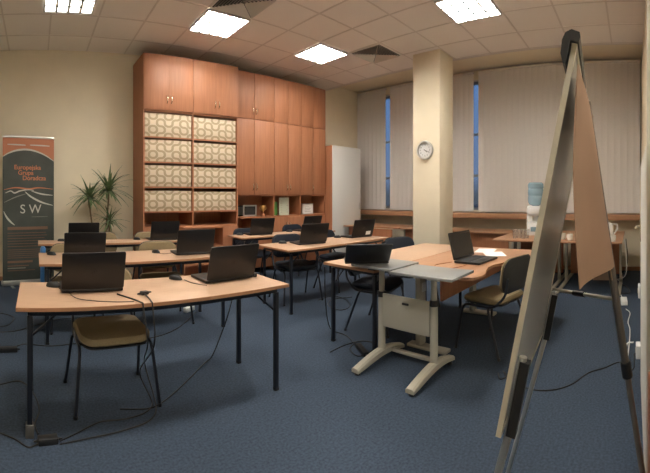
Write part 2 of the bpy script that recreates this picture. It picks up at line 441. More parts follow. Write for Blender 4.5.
# cabinet two: full doors above, open bays, doors below
Y2, DX0, DX1, DX2, DX3 = 5.60, 3.18, 4.05, 4.68, 5.33
cab2 = thing('storage_cabinet', 'wide cherry wood wall cabinet with tall doors above three open niches', 'cabinet', (DX0, YA-.002, 0))
ox = DX0; yf = Y2-oy
b = nb()
for x in (DX0, DX1-.011, DX2-.011, DX3-.022): box(b, (x-ox, yf, 0), (x-ox+.022, 0, 3.50))
box(b, (.022, yf, 3.478), (DX3-ox-.022, 0, 3.50)); box(b, (.022, -.02, .05), (DX3-ox-.022, -.001, 3.47))
obj('body', b, HN, cab2)
bays = ((DX0+.022, DX1-.011), (DX1+.011, DX2-.011), (DX2+.011, DX3-.022))
for z in (2.68, 1.36, .98):
    for a, c in bays: bx('shelf', (a-ox, yf+.004, z-.022), (c-ox, -.021, z), HN, cab2)
for i, (a, c) in enumerate(((DX0, DX1), (DX1, DX2), (DX2, DX3))):
    m = (a+c)/2
    for u, v, hx in ((a, m, m-.035), (m, c, m+.035)):
        door(cab2, u+.003, v-.003, 2.685, 3.492, yf, hx if i == 0 else None, 2.83, ox)
        door(cab2, u+.003, v-.003, 1.365, 2.675, yf, hx if i < 2 else (m-.035 if u == a else None), 1.50, ox, 'brass')
    if i:
        door(cab2, a+.003, m, .08, .955, yf, m-.035, .80, ox); door(cab2, m, c-.003, .08, .955, yf, m+.035, .80, ox)
    else:
        door(cab2, m, c-.003, .08, .955, yf, m+.035, .80, ox)
        bx('shelf', (a+.022-ox, yf+.004, .60), (m-ox, -.021, .62), HN, cab2)
        bx('divider', (m-.011-ox, yf+.004, .08), (m+.0-ox, -.021, .957), HN, cab2)
# things in the niches
zn = .982
t = thing('picture_frame', 'silver framed photograph standing in the left cabinet niche', 'picture frame', (3.60, 5.70, zn))
b = nb()
for lo, hi in (((-.14, 0, 0), (-.115, .015, .20)), ((.115, 0, 0), (.14, .015, .20)), ((-.115, 0, 0), (.115, .015, .025)), ((-.115, 0, .175), (.115, .015, .20))): box(b, lo, hi, .002)
obj('frame', b, 'silver', t); bx('picture', (-.115, .006, .025), (.115, .012, .175), 'dark', t)
b = nb(); tube(b, [(0, .012, .15), (0, .08, .004)], .005, 6); obj('strut', b, 'plastic', t)
t = thing('picture_frame', 'small dark frame leaning behind the silver one in the left niche', 'picture frame', (3.47, 5.82, zn))
bx('frame', (-.09, 0, 0), (.09, .014, .19), 'plastic', t, .003); bx('picture', (-.07, -.002, .02), (.07, .0, .17), 'bgrey', t)
t = thing('trophy', 'small gold trophy beside the framed photograph', 'trophy', (3.88, 5.70, zn))
b = nb(); lathe(b, [(0, 0), (.035, 0), (.035, .03), (.010, .04), (.008, .07)], 14); obj('base', b, 'wood_dark', t)
b = nb(); lathe(b, [(.008, .07), (.012, .08), (.045, .11), (.055, .15), (.05, .19), (.046, .19), (.04, .12), (0, .085)], 18)
for s in (-1, 1): tube(b, smooth_path([(s*.048, 0, .115), (s*.075, 0, .13), (s*.072, 0, .165), (s*.05, 0, .175)], 4), .004, 6)
obj('cup', b, 'gold', t)
t = thing('folder', 'green folder standing upright in the middle cabinet niche', 'folder', (4.16, 5.72, zn))
b = nb(); box(b, (-.055, 0, 0), (.055, .03, .25), .004); obj('cover', b, 'greenitem', t); bx('pages', (-.05, .006, .004), (.058, .024, .246), 'paper', t)
t = thing('leaflet', 'pale printed leaflet propped in the middle cabinet niche', 'leaflet', (4.36, 5.70, zn), 0)
b = nb(); prism(b, [(-.115, 0), (0, -.012), (.115, 0), (.115, .003), (0, -.009), (-.115, .003)], 0, .33); obj('sheet', b, 'leaflet', t)
for k in range(6): bx('text_block', (-.09, -.014+.0075, .05+k*.042), (.09-.02*(k % 3), -.0125+.0055, .062+k*.042), 'greymetal', t)
t = thing('certificate', 'white framed certificate standing in the right cabinet niche', 'picture frame', (4.95, 5.70, zn))
b = nb()
for lo, hi in (((-.15, 0, 0), (-.138, .014, .21)), ((.138, 0, 0), (.15, .014, .21)), ((-.138, 0, 0), (.138, .014, .012)), ((-.138, 0, .198), (.138, .014, .21))): box(b, lo, hi, .002)
obj('frame', b, 'silver', t); bx('sheet', (-.138, .004, .012), (.138, .01, .198), 'paper', t)
for k in range(4): bx('text_block', (-.08, .002, .05+k*.03), (.08-.03*(k % 2), .0045, .056+k*.03), 'bgrey', t)

# white cabinet
t = thing('white_cabinet', 'tall narrow cabinet with plain white front and cherry wood side', 'cabinet', (5.35, 5.42, 0))
b = nb(); box(b, (0, 0, 0), (.85, .57, 2.36), .003); obj('body', b, HN, t)
b = nb(); box(b, (.002, -.02, .06), (.848, -.001, 2.358), .004); d = obj('front_panel', b, 'greycab', t)
b = nb(); box(b, (.80, -.026, 1.05), (.812, -.02, 1.2), .002); obj('handle', b, 'silver', d)

# ------------------------------------------------------------------ clock
t = thing('wall_clock', 'round chrome wall clock on the pillar', 'clock', (5.197, 3.16, 2.075), -PI/2)
R_ = Matrix.Rotation(PI/2, 4, 'X')
def ymap(b): bmesh.ops.transform(b, matrix=R_, verts=b.verts)
b = nb(); lathe(b, [(.118, .004), (.150, .0), (.155, .018), (.145, .035), (.125, .036), (.116, .024)], 40); ymap(b); obj('rim', b, mat('clock_rim', (.72, .72, .70), .3, metal=.55), t)
b = nb(); lathe(b, [(0, .012), (.12, .012), (.12, .003), (0, .003)], 40); ymap(b); obj('dial', b, 'white', t)
for n in range(1, 13):
    a = PI/2-n*PI/6
    cu = bpy.data.curves.new('n', 'FONT'); cu.body = str(n); cu.size = .034; cu.align_x = 'CENTER'; cu.align_y = 'CENTER'; cu.extrude = .0006
    tmp = bpy.data.objects.new('n', cu); C.objects.link(tmp)
    me = bpy.data.meshes.new_from_object(tmp); bpy.data.objects.remove(tmp)
    me.transform(Matrix.Translation((.088*math.cos(a), -.0135, .088*math.sin(a))) @ R_); me.materials.append(M['plastic'])
    o = bpy.data.objects.new('numeral', me); C.objects.link(o); o.parent = t
def hand(a, L, w, y):
    b = nb(); box(b, (-w, y-.001, -.02), (w, y, L)); bmesh.ops.transform(b, matrix=Matrix.Rotation(a, 4, 'Y'), verts=b.verts); return b
obj('hour_hand', hand(math.radians(130), .055, .004, -.016), 'plastic', t); obj('minute_hand', hand(math.radians(112), .088, .003, -.019), 'plastic', t)

# ------------------------------------------------------------------ text helper
def text(body, size, x, z, y, m, parent, name='lettering', bold=.0, shear=0, align='LEFT'):
    cu = bpy.data.curves.new('t', 'FONT'); cu.body = body; cu.size = size; cu.extrude = .0005; cu.offset = bold; cu.shear = shear; cu.align_x = align
    tmp = bpy.data.objects.new('t', cu); C.objects.link(tmp)
    me = bpy.data.meshes.new_from_object(tmp); bpy.data.objects.remove(tmp)
    me.transform(Matrix.Translation((x, y, z)) @ R_); me.materials.append(M[m])
    o = bpy.data.objects.new(name, me); C.objects.link(o); o.parent = parent; return o

# ------------------------------------------------------------------ roll-up banner
p0 = Vector((-.50, 5.62, 0)); p1 = Vector((.28, 5.86, 0))
rz = math.atan2(p1.y-p0.y, p1.x-p0.x); BW = (p1-p0).length
t = thing('roll_up_banner', 'dark roll-up banner with orange header standing by the wall', 'banner', ((p0+p1)/2), rz)
hw = BW/2; BH = 2.24
bx('base', (-hw-.01, -.05, .012), (hw+.01, .05, .085), 'silver', t, .015)
for s in (-1, 1):
    b = nb(); box(b, (s*(hw-.14)-.02, -.16, 0), (s*(hw-.14)+.02, .11, .012), .004); obj('foot', b, 'silver', t)
bx('top_rail', (-hw, -.012, BH-.025), (hw, .012, BH+.005), 'silver', t, .004)
b = nb(); tube(b, [(0, .03, .08), (0, .02, BH-.01)], .009, 8); obj('support_pole', b, 'silver', t)
pn = bx('printed_panel', (-hw+.005, -.004, .08), (hw-.005, -.002, BH-.02), 'bdark', t)
def flat(outline, m, name, y=-.0055):
    b = nb(); prism(b, outline, 0, .001, mp=lambda x, yy, z: (x, y-z, yy)); return obj(name, b, m, pn)
W = hw-.005
arc = [(-W, 1.93), (-W*.8, 1.98), (-W*.5, 2.025), (-W*.15, 2.045), (W*.2, 2.03), (W*.6, 1.975), (W, 1.88)]
flat([(-W, BH-.022)]+arc+[(W, BH-.022)], 'borange', 'orange_header')
def stroke(pts, w0, w1, m, name, y=-.0065):
    P = smooth_path([Vector((x, 0, z)) for x, z in pts], 8); n = len(P); up = []; dn = []
    for i, p in enumerate(P):
        q = P[min(i+1, n-1)]-P[max(i-1, 0)]; q.normalize(); s = math.sin(PI*i/(n-1))*(w1-w0)+w0
        nn = Vector((-q.z, 0, q.x)); up.append((p.x+nn.x*s, p.z+nn.z*s)); dn.append((p.x-nn.x*s, p.z-nn.z*s))
    flat(up+dn[::-1], m, name, y)
stroke(arc, .004, .014, 'bwhite', 'white_arc')
stroke([(-W*.95, 1.44), (-W*.5, 1.47), (0, 1.45), (W*.4, 1.47), (W*.95, 1.45)], .003, .012, 'btext', 'landscape_line')
stroke([(-W*.9, 1.39), (-W*.7, 1.42), (-W*.55, 1.39), (-W*.35, 1.42), (-.02, 1.44), (W*.2, 1.43)], .004, .010, 'bwhite', 'road_line')
stroke([(-W*.15, 1.41), (W*.1, 1.33), (W*.5, 1.25), (W*.95, 1.20)], .004, .014, 'bwhite', 'road_line')
stroke([(W*.1, 1.42), (W*.5, 1.375), (W*.95, 1.355)], .003, .011, 'bwhite', 'road_line')
stroke([(-W*.95, 1.25), (-W*.5, 1.33), (-W*.1, 1.38)], .003, .008, 'bgrey', 'road_line')
stroke([(-W*.97, 1.12), (-W*.85, 1.03), (-W*.7, .96), (-W*.55, .91)], .004, .014, 'bwhite', 'road_line')
text('Europejska', .095, -.23, 1.745, -.008, 'btext', pn, bold=.0015); text('Grupa', .095, -.17, 1.665, -.008, 'btext', pn, bold=.0015); text('Doradcza', .095, -.10, 1.585, -.008, 'btext', pn, bold=.0015)
text('S W', .19, .03, 1.085, -.008, 'bwhite', pn, align='CENTER')
stroke([(.04, 1.03), (.18, 1.03), (.30, 1.03)], .002, .004, 'bgrey', 'thin_rule')
for x0, x1 in ((-.33, -.05), (.02, .33)): stroke([(x0, 2.115), ((x0+x1)/2, 2.113), (x1, 2.11)], .006, .010, 'bwhite', 'small_print')
for i, (z, x1, m, h) in enumerate([(.86, .30, 'btextd', .022), (.79, .27, 'btextd', .004), (.75, .29, 'btextd', .004), (.71, .25, 'btextd', .004), (.67, .28, 'btextd', .004), (.63, .2, 'btextd', .004), (.59, .27, 'btextd', .004), (.54, .28, 'btextd', .004), (.51, .24, 'btextd', .004), (.48, .28, 'btextd', .004), (.45, .2, 'btextd', .004), (.42, .26, 'btextd', .004), (.36, .06, 'btextd', .016), (.30, .0, 'btextd', .006), (.265, -.05, 'bgrey', .008), (.23, .1, 'btextd', .005)]):
    flat([(-.33, z-h), (x1, z-h), (x1, z+h), (-.33, z+h)], m, 'small_print', -.0065)

# ------------------------------------------------------------------ dracaena
t = thing('potted_plant', 'tall spiky-leaved houseplant against the wall between banner and cabinet', 'plant', (.98, 5.72, 0))
b = nb(); lathe(b, [(0, 0), (.10, 0), (.135, .25), (.145, .25), (.145, .28), (.128, .28), (.125, .24), (0, .24)], 24); obj('pot', b, 'pot', t)
b = nb(); lathe(b, [(0, .252), (.124, .25), (.124, .235), (0, .235)], 20); obj('soil', b, 'soil', t)
crowns = [((-.17, -.02, 1.32), 1.05), ((.12, -.03, 1.43), 1.12), ((.13, -.04, .97), .8)]
for (cx, cy, cz), s in crowns:
    b = nb(); tube(b, smooth_path([(cx*.15, 0, .24), (cx*.5, cy*.5, .6), (cx*.95, cy, cz-.2), (cx, cy, cz+.03)], 5), .013, 8); obj('stem', b, 'stem', t)
    n = int(54*s)
    for i in range(n):
        az = i*2.39996+random.uniform(-.2, .2); el = 1.35-1.75*(i/n)**.85+random.uniform(-.12, .12); L = s*random.uniform(.28, .44)
        if math.sin(az) > .3: L *= .6
        d = Vector((math.cos(az)*math.cos(el), math.sin(az)*math.cos(el), math.sin(el)))
        sd = Vector((-math.sin(az), math.cos(az), 0)); pts = []
        p = Vector((cx, cy, cz+random.uniform(-.05, .04)))
        b = nb(); prev = None; S = 7
        for k in range(S+1):
            u = k/S; w = .019*s*(1-u**2.5)*(0.5+min(u*3, .5))+.0006
            nrm = d.cross(sd).normalized()
            row = [b.verts.new(p-sd*w), b.verts.new(p-nrm*.0015), b.verts.new(p+sd*w), b.verts.new(p+nrm*.003)]
            if prev:
                for q in range(4): b.faces.new((prev[q], prev[(q+1) % 4], row[(q+1) % 4], row[q]))
            else: b.faces.new(row)
            prev = row
            p = p+d*(L/S); d = (d+Vector((0, 0, -.16*(1-abs(d.z)*.5)))).normalized()
        b.faces.new(prev[::-1])
        obj('leaf', b, 'green', t)

# ------------------------------------------------------------------ tables
def table(name, label, x0, x1, y0, y1, m='beech', group='beech seminar tables', sleeve=False):
    cx, cy = (x0+x1)/2, (y0+y1)/2; w, d = (x1-x0)/2, (y1-y0)/2
    t = thing(name, label, 'table', (cx, cy, 0), 0, group)
    b = nb(); box(b, (-w, -d, .716), (w, d, .74), .003); obj('tabletop', b, m, t)
    b = nb()
    for s in (-1, 1):
        box(b, (-w-.0015, s*(d+.0005)-.001, .717), (w+.0015, s*(d+.0005)+.001, .738)); box(b, (s*(w+.0005)-.001, -d, .717), (s*(w+.0005)+.001, d, .738))
    obj('edge_band', b, 'beech_edge', t)
    lx, ly = w-.075, d-.05
    b = nb()
    for s in (-1, 1):
        box(b, (-lx, s*ly-.012, .682), (lx, s*ly+.012, .7155), .002)
        box(b, (s*lx-.012, -ly, .682), (s*lx+.012, ly, .7155), .002)
        tube(b, [(s*(lx-.01), -ly+.02, .56), (s*(lx-.16), -ly+.02, .69)], .007, 6)
        tube(b, [(s*(lx-.01), ly-.02, .56), (s*(lx-.16), ly-.02, .69)], .007, 6)
    obj('frame', b, 'frame', t)
    for sx in (-1, 1):
        for sy in (-1, 1):
            b = nb(); box(b, (sx*lx-.015, sy*ly-.015, .012), (sx*lx+.015, sy*ly+.015, .684), .004); l = obj('leg', b, 'frame', t)
            if sleeve and sx < 0 and sy < 0:
                b = nb(); box(b, (sx*lx-.024, sy*ly-.024, 0), (sx*lx+.024, sy*ly+.024, .075), .006); obj('foot_cap', b, 'rubber', l, 'grey sleeve on the foot')
            else:
                b = nb(); box(b, (sx*lx-.017, sy*ly-.017, 0), (sx*lx+.017, sy*ly+.017, .02), .004); obj('foot_cap', b, 'plastic', l)
    return t
table('seminar_table', 'beech table nearest the camera, front left, with grey sleeve on its foot', -.11, 1.64, 2.09, 2.70, sleeve=True)
table('seminar_table', 'beech table in the middle of the left bank, behind the nearest one', .03, 1.93, 3.41, 4.08)
table('seminar_table', 'beech table at the back of the left bank, by the patterned-box cabinet', .03, 2.02, 4.80, 5.20)
table('seminar_table', 'beech table at the back of the right bank, before the wide cabinet', 2.84, 4.72, 4.70, 5.14)
table('seminar_table', 'beech table in the middle of the right bank, with two laptops', 2.62, 4.46, 3.34, 3.98)
table('seminar_table', 'beech table next to the pillar, reaching to the grey stand', 2.42, 4.20, 1.965, 2.56)

# corner desk with concave front
t = thing('corner_desk', 'beech corner desk with curved front, laptop and papers on it', 'desk', (3.3, 1.5, 0))
ox_, oy_ = 3.3, 1.5
out = [(2.57, 1.955), (2.57, 1.22), (2.60, 1.16), (2.70, 1.13), (2.80, 1.14), (2.90, 1.18), (3.02, 1.215), (3.16, 1.215), (3.30, 1.17), (3.42, 1.09), (3.50, .99), (3.53, .97), (3.54, .95), (4.16, .95), (4.16, 1.955)]
b = nb(); prism(b, [(x-ox_, y-oy_) for x, y in out[::-1]], .716, .74, .004); obj('desktop', b, 'wood_desk', t)
bx('modesty_or_shade_panel', (2.66-ox_, 1.46-oy_, .51), (4.05-ox_, 1.478-oy_, .715), 'wood_dark', t)
for nm, (x, y) in (('leg', (2.88, 1.80)), ('leg', (4.02, 1.80)), ('leg', (3.86, 1.03))):
    b = nb(); box(b, (x-ox_-.05, y-oy_-.025, .03), (x-ox_+.05, y-oy_+.025, .714), .008); box(b, (x-ox_-.05, y-oy_-.28 if y > 1.5 else y-oy_-.05, 0), (x-ox_+.05, y-oy_+.12, .03), .01)
    obj('leg', b, 'greymetal', t)
bx('socket', (2.86-ox_, 1.768-oy_, .50), (2.92-ox_, 1.776-oy_, .58), 'white', t)

# ------------------------------------------------------------------ height-adjustable grey stand
t = thing('adjustable_stand', 'grey two-surface height-adjustable stand on curved feet', 'desk', (2.46, 1.66, 0))
sx, sy = 2.46, 1.66
def sbox(name, lo, hi, m, bev=.003, label=None):
    return bx(name, (lo[0]-sx, lo[1]-sy, lo[2]), (hi[0]-sx, hi[1]-sy, hi[2]), m, t, bev, label)
sbox('left_surface', (2.30, 1.705, .778), (2.70, 2.11, .798), 'greysurf'); sbox('right_surface', (2.24, 1.155, .778), (2.60, 1.67, .798), 'greysurf')
for yy in (1.912, 1.42):
    b = nb(); tube(b, [(2.46-sx, yy-sy, .07), (2.46-sx, yy-sy, .56)], .030, 16); c = obj('column', b, 'greymetal', t)
    b = nb(); tube(b, [(2.46-sx, yy-sy, .57), (2.46-sx, yy-sy, .765)], .023, 16); obj('inner_tube', b, 'greymetal', c)
    b = nb(); tube(b, [(2.46-sx, yy-sy, .53), (2.46-sx, yy-sy, .575)], .034, 16); obj('collar', b, 'plastic', c)
    b = nb(); box(b, (2.32-sx, yy-sy-.03, .764), (2.60-sx if yy > 1.7 else 2.57-sx, yy-sy+.03, .777), .002); obj('top_bracket', b, 'plastic', c)
    # curved foot
    b = nb(); P = [(2.13, .035), (2.20, .05), (2.33, .075), (2.46, .088), (2.60, .078), (2.74, .045)]
    P = smooth_path([Vector((x-sx, yy-sy, z)) for x, z in P], 4)
    rows = []
    for i, p in enumerate(P):
        u = i/(len(P)-1); w = .034; hgt = .016+.012*math.sin(PI*u)
        rows.append([b.verts.new(p+Vector((0, a*w, c_*hgt))) for a, c_ in ((-1, -1), (-1, .4), (-.6, 1), (.6, 1), (1, .4), (1, -1))])
    for r0, r1 in zip(rows, rows[1:]):
        for k in range(6): b.faces.new((r0[k], r0[(k+1) % 6], r1[(k+1) % 6], r1[k]))
    b.faces.new(rows[0][::-1]); b.faces.new(rows[-1]); f = obj('foot', b, 'greymetal', t)
    for xx in (2.16, 2.71):
        b = nb(); lathe(b, [(0, 0), (.024, 0), (.024, .034), (0, .034)], 14, (xx-sx, yy-sy, 0)); obj('glide', b, 'plastic', f)
sbox('front_panel', (2.435, 1.448, .30), (2.45, 1.885, .565), 'greymetal', .003)
b = nb(); box(b, (2.425-sx, 1.63-sy, .505), (2.435-sx, 1.69-sy, .522), .003); obj('lock', b, 'plastic', t)
sbox('crossbar', (2.555, 1.42, .055), (2.595, 1.912, .08), 'greymetal', .004)

# ------------------------------------------------------------------ desks under the window
def wdesk(label, x0, x1, y0, y1, panel=True, top=None):
    cx, cy = (x0+x1)/2, (y0+y1)/2; w, d = (x1-x0)/2, (y1-y0)/2
    t = thing('office_desk', label, 'desk', (cx, cy, 0), 0, 'desks under the window')
    o = [(x-cx, y-cy) for x, y in top] if top else [(-w, -d), (w, -d), (w, d), (-w, d)]
    b = nb(); prism(b, o, .715, .74, .003); obj('desktop', b, 'wood_desk', t)
    if panel: bx('modesty_or_shade_panel', (-w+.10, -d+.06, .28), (-w+.118, d-.06, .714), 'wood_dark', t)
    else: bx('modesty_or_shade_panel', (w-.25, -d+.06, .06), (w-.232, d-.06, .714), 'wood_dark', t)  # dark panel added nearly to the floor, standing for shade under the desk
    for s in (-1, 1):
        b = nb(); box(b, (-.03+.12, s*(d-.05)-.02, .03), (.06+.12, s*(d-.05)+.02, .714), .006); box(b, (-w+.14, s*(d-.05)-.025, 0), (w-.05, s*(d-.05)+.025, .03), .008)
        obj('leg', b, 'greymetal', t)
wdesk('wooden desk under the window, beside the white cabinet', 5.62, 6.50, 4.15, 5.36, True, [(5.85, 4.15), (6.50, 4.15), (6.50, 5.36), (5.62, 5.36), (5.62, 5.1), (5.80, 4.7)])
wdesk('wooden desk under the window, hidden partly by the pillar', 5.88, 6.50, 2.86, 4.14)
wdesk('narrow wooden desk under the window just right of the pillar', 5.88, 6.50, 1.97, 2.85)
wdesk('deep wooden desk carrying the water cooler and glasses', 4.98, 6.50, 1.10, 1.96, False, [(4.98, 1.10), (6.50, 1.10), (6.50, 1.96), (5.6, 1.96), (4.98, 1.93)])
wdesk('deep wooden desk carrying the cups and kettle, nearest the right wall', 4.98, 6.50, .14, 1.09, False)

# ------------------------------------------------------------------ chairs
def make_chair(fab, label, name='stacking_chair'):
    t = thing(name, label, 'chair', (0, 0, 0))
    b = nb(); pad(b, .47, .42, .055, .09, lambda x, y, z: (x, y+.0, .455+z-.9*max(0, -y-.12)**1.6-.02*(x/.23)**2*0)); obj('seat', b, fab, t)
    b = nb(); pad(b, .45, .40, .016, .08, lambda x, y, z: (x, y, .418+z-.9*max(0, -y-.12)**1.6)); obj('seat_pan', b, 'plastic', t)
    b = nb(); pad(b, .455, .30, .035, .10, lambda x, y, z: (x, .235+.13*y-z-.32*x*x, .672+y)); bk = obj('backrest', b, fab, t)
    b = nb(); pad(b, .46, .305, .014, .10, lambda x, y, z: (x, .260+.13*y-z-.32*x*x, .672+y)); obj('back_shell', b, 'plastic', bk)
    for s in (-1, 1):
        b = nb(); tube(b, fillet([(s*.272, -.225, .006), (s*.235, -.17, .40), (s*.232, .15, .405), (s*.215, .262, .52), (s*.19, .268, .66)], .06), .011, 8); obj('side_frame', b, 'frame', t)
        b = nb(); tube(b, fillet([(s*.272, -.225, 0), (s*.2715, -.2245, .02)], .001), .014, 8); obj('foot_cap', b, 'plastic', t)
        b = nb(); tube(b, fillet([(s*.275, .235, 0), (s*.245, .10, .39), (s*.20, .09, .408)], .03), .011, 8); obj('leg', b, 'frame', t)
        b = nb(); tube(b, [(s*.275, .235, 0), (s*.274, .229, .02)], .014, 8); obj('foot_cap', b, 'plastic', t)
    for y in (-.10, .09):
        b = nb(); tube(b, [(-.232, y, .404), (.232, y, .404)], .009, 6); obj('crossbar', b, 'frame', t)
    return t
R = math.radians
c0 = make_chair('tan', 'tan padded chair tucked under the nearest table, front left'); c0.location = (.50, 2.53, 0); c0.rotation_euler = (0, 0, R(3))
g1 = 'tan padded chairs at the left bank'
c0['group'] = g1
dup(c0, (1.36, 3.92, 0), R(-4), 'tan chair at the middle left table, right seat, its backrest in plain view', g1)
dup(c0, (.40, 3.95, 0), R(5), 'tan chair at the middle left table, mostly behind the left laptop', g1)
dup(c0, (.93, 5.12, 0), R(0), 'tan chair at the back left table, below the houseplant', g1)
dup(c0, (1.62, 5.045, 0), R(0), 'tan chair at the back left table, behind the laptop by the cabinet', g1)
dup(c0, (3.24, 1.24, 0), R(167), 'tan chair with black shell at the corner desk, beside the whiteboard')
n0 = make_chair('navy', 'navy padded chair at the back right table, left of the first laptop'); n0.location = (3.225, 5.00, 0)
g2 = 'navy padded chairs at the right bank'; n0['group'] = g2
dup(n0, (4.33, 5.16, 0), R(3), 'navy chair at the back right table, between its two laptops', g2)
dup(n0, (3.14, 3.86, 0), R(-12), 'navy chair at the middle right table, left seat, behind the left laptop', g2)
dup(n0, (4.02, 3.95, 0), R(8), 'navy chair at the middle right table, between the two laptops', g2)
dup(n0, (3.10, 2.46, 0), R(14), 'navy chair pushed under the table next to the pillar, behind the grey stand', g2)
dup(n0, (3.86, 2.56, 0), R(-20), 'navy chair turned aside at the far edge of the table next to the pillar', g2)

# ------------------------------------------------------------------ laptops
def make_laptop(label, W=.40, D=.26, tilt=17, screen=True, name='laptop', sticker=False):
    t = thing(name, label, 'laptop')
    w = W/2
    b = nb(); prism(b, [(x, y+D/2+.004) for x, y in rrect(W, D, .012, 3)], .003, .021, .003); base = obj('base', b, 'lid', t)
    b = nb(); box(b, (-w+.03, .035, .0205), (w-.03, .15, .0225), .001)
    obj('keyboard', b, 'keys', base)
    b = nb(); box(b, (-.055, .175, .0205), (.055, .24, .0218), .001); obj('touchpad', b, 'plastic', base)
    for x in (-w+.03, w-.03):
        for y in (.02, D-.03): bx('rubber_foot', (x-.012, y, 0), (x+.012, y+.015, .004), 'rubber', base)
    a = R(tilt); H = .252
    Rm = Matrix.Translation((0, .004, .020)) @ Matrix.Rotation(a, 4, 'X')
    b = nb(); prism(b, rrect(W, H, .012, 3), -.004, .004, .0015, mp=lambda x, y, z: (x, z, y+H/2+.004)); bmesh.ops.transform(b, matrix=Rm, verts=b.verts)
    lid = obj('lid', b, 'lid', t)
    b = nb(); box(b, (-w+.012, .0042, .02), (w-.012, .0052, H-.01)); bmesh.ops.transform(b, matrix=Rm, verts=b.verts); obj('screen', b, 'screen', lid)
    b = nb(); tube(b, [(-w+.05, .003, .018), (w-.05, .003, .018)], .007, 8); obj('hinge', b, 'plastic', lid)
    b = nb()
    for i in range(24):
        a0, a1 = 2*PI*i/24, 2*PI*(i+1)/24
        q = [b.verts.new((r_*math.cos(aa), -.0048, .13+r_*math.sin(aa))) for r_, aa in ((.017, a0), (.017, a1), (.0185, a1), (.0185, a0))]; b.faces.new(q)
    for x in (-.006, .004): 
        q = [b.verts.new((x+dx, -.0048, .13+dz)) for dx, dz in ((-.003, -.012), (0, -.012), (.005, .012), (.002, .012))]; b.faces.new(q)
    bmesh.ops.transform(b, matrix=Rm, verts=b.verts); obj('emblem', b, 'logo', lid)
    if sticker:
        b = nb(); box(b, (.06, -.0052, .02), (.15, -.0042, .075)); bmesh.ops.transform(b, matrix=Rm, verts=b.verts); obj('sticker', b, 'paper', lid, 'white paper sticker')
    return t
TT = .7405
l0 = make_laptop('black laptop nearest the camera, left end of the nearest table'); l0.location = (.36, 2.385, TT)
g3 = 'black laptops on the seminar tables'; l0['group'] = g3
for x, y, rz, lab in [(1.345, 2.385, 2, 'black laptop on the right half of the nearest table, hinge side to camera'),
                      (.465, 3.62, 0, 'black laptop, left one on the middle left table'),
                      (1.60, 3.60, -6, 'black laptop, right one on the middle left table, before the tan backrest'),
                      (.615, 4.90, 0, 'black laptop, left one on the back left table, below the plant'),
                      (1.72, 4.90, -2, 'black laptop, right one on the back left table, before the cabinet'),
                      (3.29, 4.88, -8, 'black laptop, left one on the back right table'),
                      (4.31, 4.88, 0, 'black laptop, right one on the back right table, below the certificate'),
                      (3.18, 3.56, -10, 'black laptop, left one on the middle right table')]:
    dup(l0, (x, y, TT), R(rz), lab, g3)
l2 = make_laptop('black laptop with a white sticker on its lid, right end of the middle right table', sticker=True); l2.location = (4.19, 3.62, TT); l2.rotation_euler = (0, 0, R(-8))
l3 = make_laptop('black laptop with lid tipped far back, on the left grey stand surface', W=.36, D=.24, tilt=50); l3.location = (2.36, 1.985, .7985); l3.rotation_euler = (0, 0, R(-44))
l4 = make_laptop('open black laptop with its dark screen showing, on the corner desk', tilt=14); l4.location = (3.28, 1.56, TT); l4.rotation_euler = (0, 0, R(180-4))

# ------------------------------------------------------------------ mice
def make_mouse(label):
    t = thing('computer_mouse', label, 'mouse'); b = nb()
    n = 14; rings = []
    for k in range(6):
        u = k/5; s = math.cos(u*PI/2*.98)**.6; z = .002+.034*math.sin(u*PI/2)
        rings.append([b.verts.new((.031*s*math.cos(2*PI*i/n), .054*s*math.sin(2*PI*i/n)+.006*u, z)) for i in range(n)])
    for a, c in zip(rings, rings[1:]):
        for i in range(n): b.faces.new((a[i], a[(i+1) % n], c[(i+1) % n], c[i]))
    b.faces.new(rings[0][::-1]); b.faces.new(rings[-1]); obj('shell', b, 'plastic', t)
    b = nb(); tube(b, [(-.004, -.022, .033), (.004, -.022, .033)], .007, 10); obj('scroll_wheel', b, 'rubber', t)
    return t
m0 = make_mouse('black mouse at the left end of the nearest table, by the laptop')
m0.location = (.12, 2.56, TT); m0.rotation_euler = (0, 0, R(70)); gm = 'computer mice on the seminar tables'; m0['group'] = gm
for x, y, rz, lab in [(1.00, 2.60, 40, 'black mouse in the middle of the nearest table'), (.16, 3.92, 60, 'black mouse at the left end of the middle left table'),
                      (1.26, 3.86, 30, 'black mouse on the middle left table, left of the right laptop'), (.34, 5.08, 80, 'small black mouse at the left end of the back left table'),
                      (1.38, 5.08, 50, 'small black mouse left of the laptop by the patterned-box cabinet'), (3.00, 5.04, 60, 'small black mouse at the left end of the back right table'),
                      (3.95, 5.02, 40, 'small black mouse between the laptops of the back right table'), (2.93, 3.86, 50, 'black mouse at the left end of the middle right table'),
                      (3.92, 3.86, 30, 'black mouse between the laptops of the middle right table')]:
    dup(m0, (x, y, TT), R(rz), lab, gm)

# ------------------------------------------------------------------ small desk items
def brick(name, label, p, rz, s=(.10, .045, .03), m='plastic', cat='power adapter'):
    t = thing(name, label, cat, p, R(rz))
    b = nb(); box(b, (-s[0]/2, -s[1]/2, 0), (s[0]/2, s[1]/2, s[2]), .005); obj('body', b, m, t)
    for q in (-1, 1):
        b = nb(); tube(b, [(q*s[0]/2, 0, s[2]*.5), (q*(s[0]/2+.025), 0, s[2]*.45)], [.008, .004], 8); obj('strain_relief', b, m, t)
    return t
brick('power_adapter', 'small black adapter between the two laptops of the nearest table', (.665, 2.27, TT), 15, (.05, .035, .022))
brick('power_plug', 'black plug at the right end of the nearest table', (1.57, 2.42, TT), 60, (.04, .03, .03), cat='plug')
brick('power_adapter', 'black adapter on the floor by the grey-sleeved table foot', at(48, 443), 8, (.11, .05, .035))
brick('power_strip', 'black power strip on the carpet at the left edge of view', at(0, 352), 10, (.30, .055, .04), cat='power strip')
